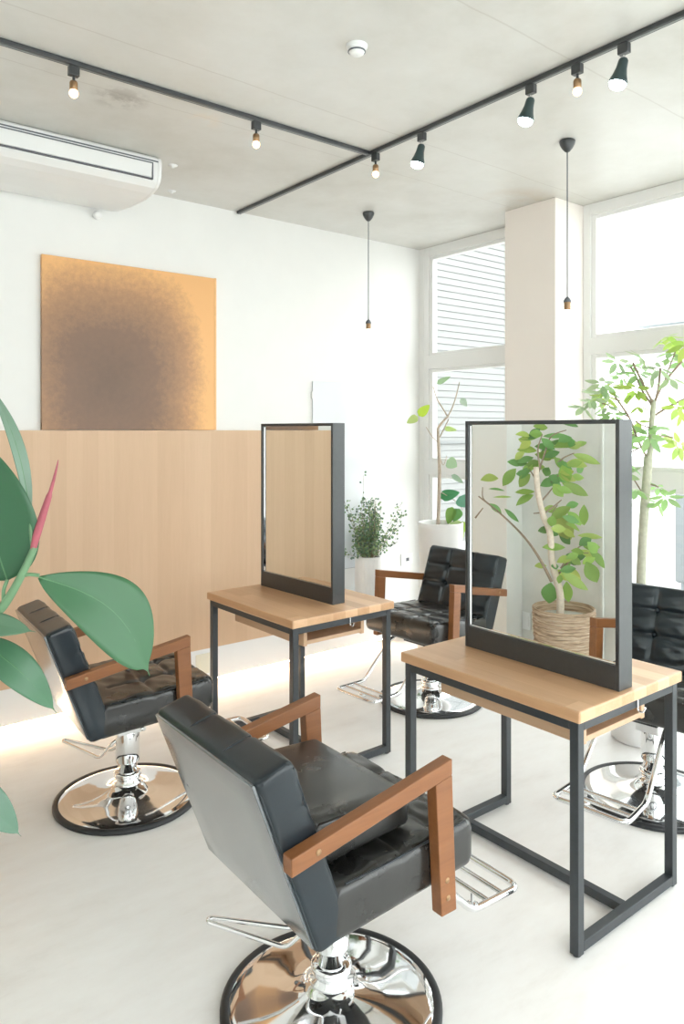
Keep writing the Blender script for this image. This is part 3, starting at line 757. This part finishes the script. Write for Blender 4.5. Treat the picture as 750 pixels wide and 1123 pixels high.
for a in ([(310,410),(340,375),(368,340)], [(320,468),(360,440),(398,408)], [(355,690),(348,600),(355,480),(380,430)], [(380,240),(410,215),(455,195)],
          [(385,745),(430,690),(470,630),(520,600)], [(290,330),(265,290),(250,270)], [(290,290),(320,200),(350,120),(420,90)], [(70,430),(40,400),(38,350)],
          [(395,720),(440,660),(520,650)], [(320,465),(270,470)], [(300,260),(290,180),(310,110)], [(350,330),(400,280),(430,250)], [(5,490),(40,445)]):
    pl(q, a, .006, .003, [random.uniform(-.01, .01)*(k > 0) for k in range(len(a))], zb)
q.build('branch', M['twig'], fic)
# basket
m, nt, b = mat('woven_wicker')
v = coord(nt, (7, 7, 110)); n = noise(nt, v, 1, 4, .6)
lk(nt, ramp(nt, n, [(.32, (.24, .16, .10)), (.5, (.50, .36, .25)), (.7, (.68, .55, .42))]), b.inputs['Base Color']); b.inputs['Roughness'].default_value = .7
M['wicker'] = m
q = MB(); vs = []; fs = []; NS = 192; rows = 176; zt = .468
for i in range(rows+1):
    z = .004+(zt-.004)*i/rows; r0 = .150+.030*(i/rows)**.8; row = i//8; f = (i % 8)/8
    for k in range(NS):
        a = 2*math.pi*k/NS
        r = r0+.0050*math.sin(math.pi*f)+.0035*math.sin(a*16+row*math.pi)
        vs.append((r*math.cos(a), r*math.sin(a), z))
for i in range(rows):
    for k in range(NS): fs.append((i*NS+k, i*NS+(k+1) % NS, (i+1)*NS+(k+1) % NS, (i+1)*NS+k))
fs.append(tuple(reversed(range(NS))))
q.add(vs, fs, True)
q.lathe([(.182, .466), (.186, .474), (.180, .480), (.172, .476), (.168, .44), (.165, .40)], seg=64)
bk = q.build('wicker_basket', M['wicker'], fic)
q = MB(); q.lathe([(.165, .41), (.15, .425), (.001, .43)], seg=40); q.build('soil', M['white_cloth'] if 'white_cloth' in M else M['pot_white'], fic)
tag(fic)

# 2. foreground rubber plant
T1 = 1.15
rp_base = at(-75, 1400, T1); rp_base.z = 0
rp = thing('rubber_plant', 'rubber plant with large glossy leaves and a pink sheath at the left edge', 'plant', rp_base)
def rz_(px, py, dt=0): return tuple(at(px, py, T1+dt)-rp_base)
toc = Vector((-.55, -.80, .15))      # roughly towards the viewer
def rleaf(b0, t0, w, col, dt0, dt1, tilt=(0, 0, 0), droop=.06, fold=.1, p=.9, bend=0, qq=.72):
    q = MB(); n = toc+Vector(tilt)
    B_ = Vector(rz_(*b0, dt0)); T_ = Vector(rz_(*t0, dt1))
    q.leaf(B_, T_, n, w*.00141, col, 30, 12, droop, fold, p, qq, 0, bend, .06)
    o = q.build('leaf', M['leaf_rubber'], rp, solid=.0012)
    # midrib
    q = MB(); L = (T_-B_).length; d = (T_-B_).normalized(); nn = (n-d*n.dot(d)).normalized(); sd = d.cross(nn)
    q.tube([B_+d*(L*k/12)+nn*(L*droop*math.sin(math.pi*k/12))+sd*(bend*L*math.sin(math.pi*k/12)) for k in range(12)], [.0015-.00009*k for k in range(12)], 8)
    q.build('midrib', M['midrib'], o)
M['midrib'] = simple('pale_midrib', (.08, .20, .09), .45)
rleaf((43,633),(164,741), 75, (.045, .145, .065), .0, .05, (.15, .1, .35), .06, .10, 1.2, -.14, .60)
rleaf((8,636),(-34,472), 106, (.028, .115, .052), .02, .0, (-.1, 0, .1), .05, .12, .74, 0, .6)
rleaf((33,566),(-14,418), 17, (.18, .28, .21), .03, .05, (.9, -.5, 0), .10, .3, .9)
rleaf((-48,690),(39,693), 32, (.13, .25, .16), .0, -.04, (0, 0, .9), .08, .15, .9)
rleaf((-26,700),(62,782), 38, (.065, .17, .095), .0, .02, (.3, -.2, .5), .22, .10, .8)
rleaf((-45,850),(23,917), 36, (.11, .21, .15), .0, .02, (.3, -.2, .4), .14, .12, .8)
rleaf((-60,760),(-130,850), 90, (.06, .2, .08), .0, .06, (0, 0, .3), .1, .1, .9)
def spl(zf, pts, dts=None):
    Q = [Vector(zf(*p, (dts[i] if dts else 0))) for i, p in enumerate(pts)]; out = []
    for i in range(len(Q)-1):
        a = Q[max(0, i-1)]; b = Q[i]; c = Q[i+1]; d = Q[min(len(Q)-1, i+2)]
        for k in range(6):
            t = k/6; out.append(.5*((2*b)+(-a+c)*t+(2*a-5*b+4*c-d)*t*t+(-a+3*b-3*c+d)*t**3))
    return out+[Q[-1]]
q = MB(); pts = spl(rz_, [(38,600),(22,634),(4,664),(-25,700),(-50,800),(-68,1000),(-75,1250),(-75,1390)])
q.tube(pts, [.0052+.006*i/(len(pts)-1) for i in range(len(pts))], 14); q.build('stem', M['stem_green'], rp)
q = MB()
for a in ([(24,632),(32,630),(43,631)], [(4,662),(4,648),(8,636)], [(36,604),(34,585),(33,566)], [(-20,694),(-34,690),(-48,690)], [(-22,697),(-24,699),(-26,700)], [(-56,830),(-50,840),(-45,850)], [(-46,780),(-52,765),(-60,760)]):
    q = MB(); q.tube(spl(rz_, a), .0028, 10); q.build('petiole', M['stem_green'], rp)
q = MB(); pts = spl(rz_, [(36,604),(40,588),(47,565),(55,540),(61,518),(64,504)]); n = len(pts)
q.tube(pts, [.0034+.0026*math.sin(math.pi*min(1, (i/(n-1))*1.3+.12)) if i < n*.55 else .0054*(1-i/(n-1))**.75+.0003 for i in range(n)], 14); q.build('leaf_sheath', M['sheath'], rp)
q = MB(); q.lathe([(.001, .002), (.10, .002), (.108, .01), (.135, .27), (.142, .28), (.142, .30), (.130, .30), (.126, .27), (.001, .265)], seg=48); q.build('pot', M['pot_white'], rp)
q = MB(); q.lathe([(.127, .271), (.001, .274)], seg=32); q.build('soil', M['soil'], rp)

# 3. ribbed white vase with small-leaved plant against the left wall
ws = thing('wall_shelf', 'small white wall shelf under the ribbed vase', 'shelf', (0, 0, 0))
bx(((3.13, 3.77, .352), (3.40, 3.9995, .378))).build('board', M['base'], ws, .003)
bx(((3.15, 3.98, .300), (3.38, 3.9995, .352))).build('cleat', M['base'], ws, .002)
vb = Vector((3.300, 3.865, .378))
vp = thing('leafy_vase', 'bushy small-leaved green plant in a ribbed white vase against the wall behind the left desk', 'plant', vb)
q = MB(); vs = []; fs = []; NS = 120; prof = [(.076, .0), (.083, .003), (.086, .02), (.086, .295), (.084, .312), (.079, .316), (.076, .305), (.076, .22)]
for r, z in prof:
    for k in range(NS):
        a = 2*math.pi*k/NS; rr = r+(.0022*math.cos(a*30) if .01 < z < .30 and r > .077 else 0)
        vs.append((rr*math.cos(a), rr*math.sin(a), z))
for i in range(len(prof)-1):
    for k in range(NS): fs.append((i*NS+k, i*NS+(k+1) % NS, (i+1)*NS+(k+1) % NS, (i+1)*NS+k))
fs.append(tuple(reversed(range(NS)))); q.add(vs, fs, True)
q.build('vase', M['pot_white'], vp)
q = MB(); ql = MB()
for s in range(66):
    a = random.uniform(0, 2*math.pi); sp_ = abs(random.gauss(0, .10)); sp_ = min(sp_*1.25, .24); hh = random.uniform(.10, .42)-sp_*.35
    if s == 0: a, sp_, hh = 2.2, .03, .56
    if s == 1: a, sp_, hh = -.65, .23, .37
    if s == 2: a, sp_, hh = -.75, .25, .30
    if s == 3: a, sp_, hh = 2.9, .18, .40
    st_ = Vector((math.cos(a)*.03, math.sin(a)*.03, .27)); en = Vector((math.cos(a)*sp_, min(.10, math.sin(a)*sp_), .305+hh))
    mid = (st_+en)/2+Vector((math.cos(a)*.01, math.sin(a)*.01, .05))
    pts = [st_*(1-t)**2+mid*2*t*(1-t)+en*t*t for t in [k/7 for k in range(8)]]
    q.tube(pts, .0011, 5)
    for k in range(2, 36):
        t = k/35
        if t < .22 or (s == 0 and random.random() < .5): continue
        p = st_*(1-t)**2+mid*2*t*(1-t)+en*t*t
        if p.z < .31: continue
        d = Vector([random.gauss(0, 1) for _ in range(3)]).normalized(); b0 = p+d*random.uniform(.004, .03); b0.y = min(b0.y, .112)
        ql.leaf(b0, b0+Vector((d.x, d.y, abs(d.z)*.6)).normalized()*.018, Vector([random.gauss(0, 1) for _ in range(3)])+Vector((-.8, -.8, .6)), .016,
                jit(random.choice([(.16, .27, .15), (.24, .36, .18), (.32, .42, .20), (.18, .26, .20)]), .25), 3, 2, .02, .1, 1, .6)
q.build('stem', M['twig'], vp); ql.build('foliage', M['leaf_small'], vp)

# 4. sparse tree in the tall white pot by the window corner
ub = Vector((3.63, 3.50, 0)); TU = 5.0
up = thing('slender_potted_tree', 'slender bare-stemmed tree with few heart leaves in a tall white pot in the window corner', 'plant', ub)
def uz(px, py, dt=0): return tuple(at(px, py, TU+dt)-ub)
q = MB(); q.lathe([(.001, .001), (.105, .001), (.112, .01), (.150, .90), (.152, .93), (.146, .935), (.140, .93), (.136, .86), (.001, .86)], seg=48); q.build('pot', M['pot_white'], up)
q = MB(); q.lathe([(.137, .875), (.001, .885)], seg=32); q.build('soil', M['soil'], up)
q = MB()
for a, r0, r1 in (([(480,580),(481,555),(482,520),(481,490),(480,470)], .013, .010), ([(480,470),(485,463),(491,457)], .009, .007), ([(491,457),(485,447),(479,437),(475,424)], .0055, .003),
                  ([(491,457),(496,447),(500,435),(504,419)], .0055, .003), ([(480,485),(474,479),(467,468)], .004, .002), ([(482,500),(486,510),(490,500)], .003, .002),
                  ([(482,480),(487,470),(492,460)], .0045, .004), ([(483,548),(488,545)], .003, .002), ([(484,540),(500,550),(508,560)], .003, .002)):
    pts = spl(uz, a); n = len(pts); q.tube(pts, [r0+(r1-r0)*i/(n-1) for i in range(n)], 8)
q.build('trunk', M['bark'], up)
q = MB()
for b0, t0, w, c_, tl in (((459,456),(471,444),9,(.45,.62,.06),.2),((458,457),(446,464),8,(.42,.52,.18),.2),((483,546),(504,540),13,(.06,.24,.10),.8),((503,545),(512,556),14,(.12,.30,.20),.4),
                      ((496,556),(491,575),10,(.16,.30,.06),.3),((504,558),(497,572),10,(.12,.28,.08),.3),((506,572),(509,584),9,(.30,.45,.08),.2),((494,573),(508,590),16,(.45,.60,.25),.2),
                      ((490,505),(501,512),12,(.35,.50,.30),.2),((479,421),(494,413),6,(.35,.50,.30),.6),((505,437),(512,446),7,(.40,.50,.40),.5),((487,470),(501,472),6,(.45,.6,.2),.6),((495,521),(508,530),6,(.30,.42,.30),.6)):
    q.leaf(uz(*b0), uz(*t0), (-.6, -.7, tl), w*TU/816*1.15, c_, 8, 4, .03, .12, .62, .7)
q.build('foliage', M['leaf'], up)

# 5. schefflera tree behind the right chair
TS = 3.75
sb = at(702, 700, TS); sb.z = 0
sc_ = thing('schefflera_tree', 'umbrella-leaved tree with a thick pale trunk at the right, in front of the bright window', 'plant', sb)
def sz(px, py, dt=0): return tuple(at(px, py, TS+dt)-sb)
q = MB(); q.lathe([(.001, .001), (.13, .001), (.14, .01), (.17, .36), (.172, .38), (.163, .382), (.157, .37), (.152, .32), (.001, .32)], seg=48); q.build('pot', M['pot_white'], sc_)
q = MB(); q.lathe([(.153, .33), (.001, .34)], seg=32); q.build('soil', M['soil'], sc_)
q = MB()
pts = spl(sz, [(701,745),(702,690),(703,632),(706,570),(709,530),(711,500)]); n = len(pts); q.tube(pts, [.025-.004*i/(n-1) for i in range(n)], 16)
pts = spl(sz, [(711,503),(714,488),(714,470),(716,450),(717,438)]); n = len(pts); q.tube(pts, [.015-.003*i/(n-1) for i in range(n)], 12)
q.build('trunk', M['bark_green'], sc_)
q = MB()
br = [[(710,503),(703,490),(697,476),(690,458),(678,440),(667,424)], [(716,442),(707,425),(694,398)], [(716,446),(704,428),(697,412),(690,400)], [(718,442),(722,425),(724,404)],
      [(718,440),(728,420),(748,396)], [(719,455),(733,446),(752,437)], [(707,545),(699,532),(692,520),(688,505)], [(713,480),(726,478),(738,480)], [(697,476),(690,480),(684,490)],
      [(690,458),(672,447),(655,440)], [(728,420),(735,400),(742,382)], [(703,490),(692,496),(684,500)], [(709,530),(716,532),(722,534)], [(714,470),(704,466),(697,462)]]
for i, a in enumerate(br):
    k = random.uniform(-.12, .12) if i else 0
    q.tube(spl(sz, a, [k*j/(len(a)-1) for j in range(len(a))]), .0055 if i < 6 else .0035, 8)
q.build('branch', M['twig'], sc_)
q = MB()
CL = [(668,424,0),(650,438,2),(640,446,2),(657,430,2),(665,445,2),(692,398,1),(684,408,1),(677,396,2),(700,410,1),(706,398,2),(723,404,2),(716,410,2),(733,392,1),(744,382,0),(748,396,1),(738,374,0),(752,378,0),
      (697,426,0),(690,432,0),(700,445,0),(697,462,0),(688,476,1),(683,489,1),(712,478,1),(722,474,1),(738,480,0),(745,488,0),(752,440,0),(748,452,0),(690,507,1),(682,520,2),(697,536,1),(722,534,1),(730,545,1),(672,455,1),(690,545,1),(660,420,2),(735,414,2)]
lc = [(.50, .68, .16), (.36, .56, .24), (.46, .60, .36)]
CL += [(x+random.uniform(-9, 9), y+random.uniform(-8, 10), c_) for x, y, c_ in CL[::3]]
for (x, y, ci) in CL:
    dt = random.uniform(-.16, .16); c0 = Vector(sz(x, y, dt))
    ax_ = Vector((random.uniform(-.7, .3), random.uniform(-.7, .3), random.uniform(.4, 1))).normalized()
    u_ = ax_.orthogonal().normalized(); w_ = ax_.cross(u_); n = random.choice([5, 6, 6, 7]); ln = random.uniform(.058, .09)
    for k in range(n):
        a = 2*math.pi*k/n+random.uniform(-.2, .2); d = (u_*math.cos(a)+w_*math.sin(a)-ax_*random.uniform(.15, .6)).normalized()
        q.leaf(c0+d*.012, c0+d*(.012+ln), ax_, ln*.42, jit(lc[ci], .2), 5, 2, -.05, .15, .8, .8)
q.build('foliage', M['leaf'], sc_)
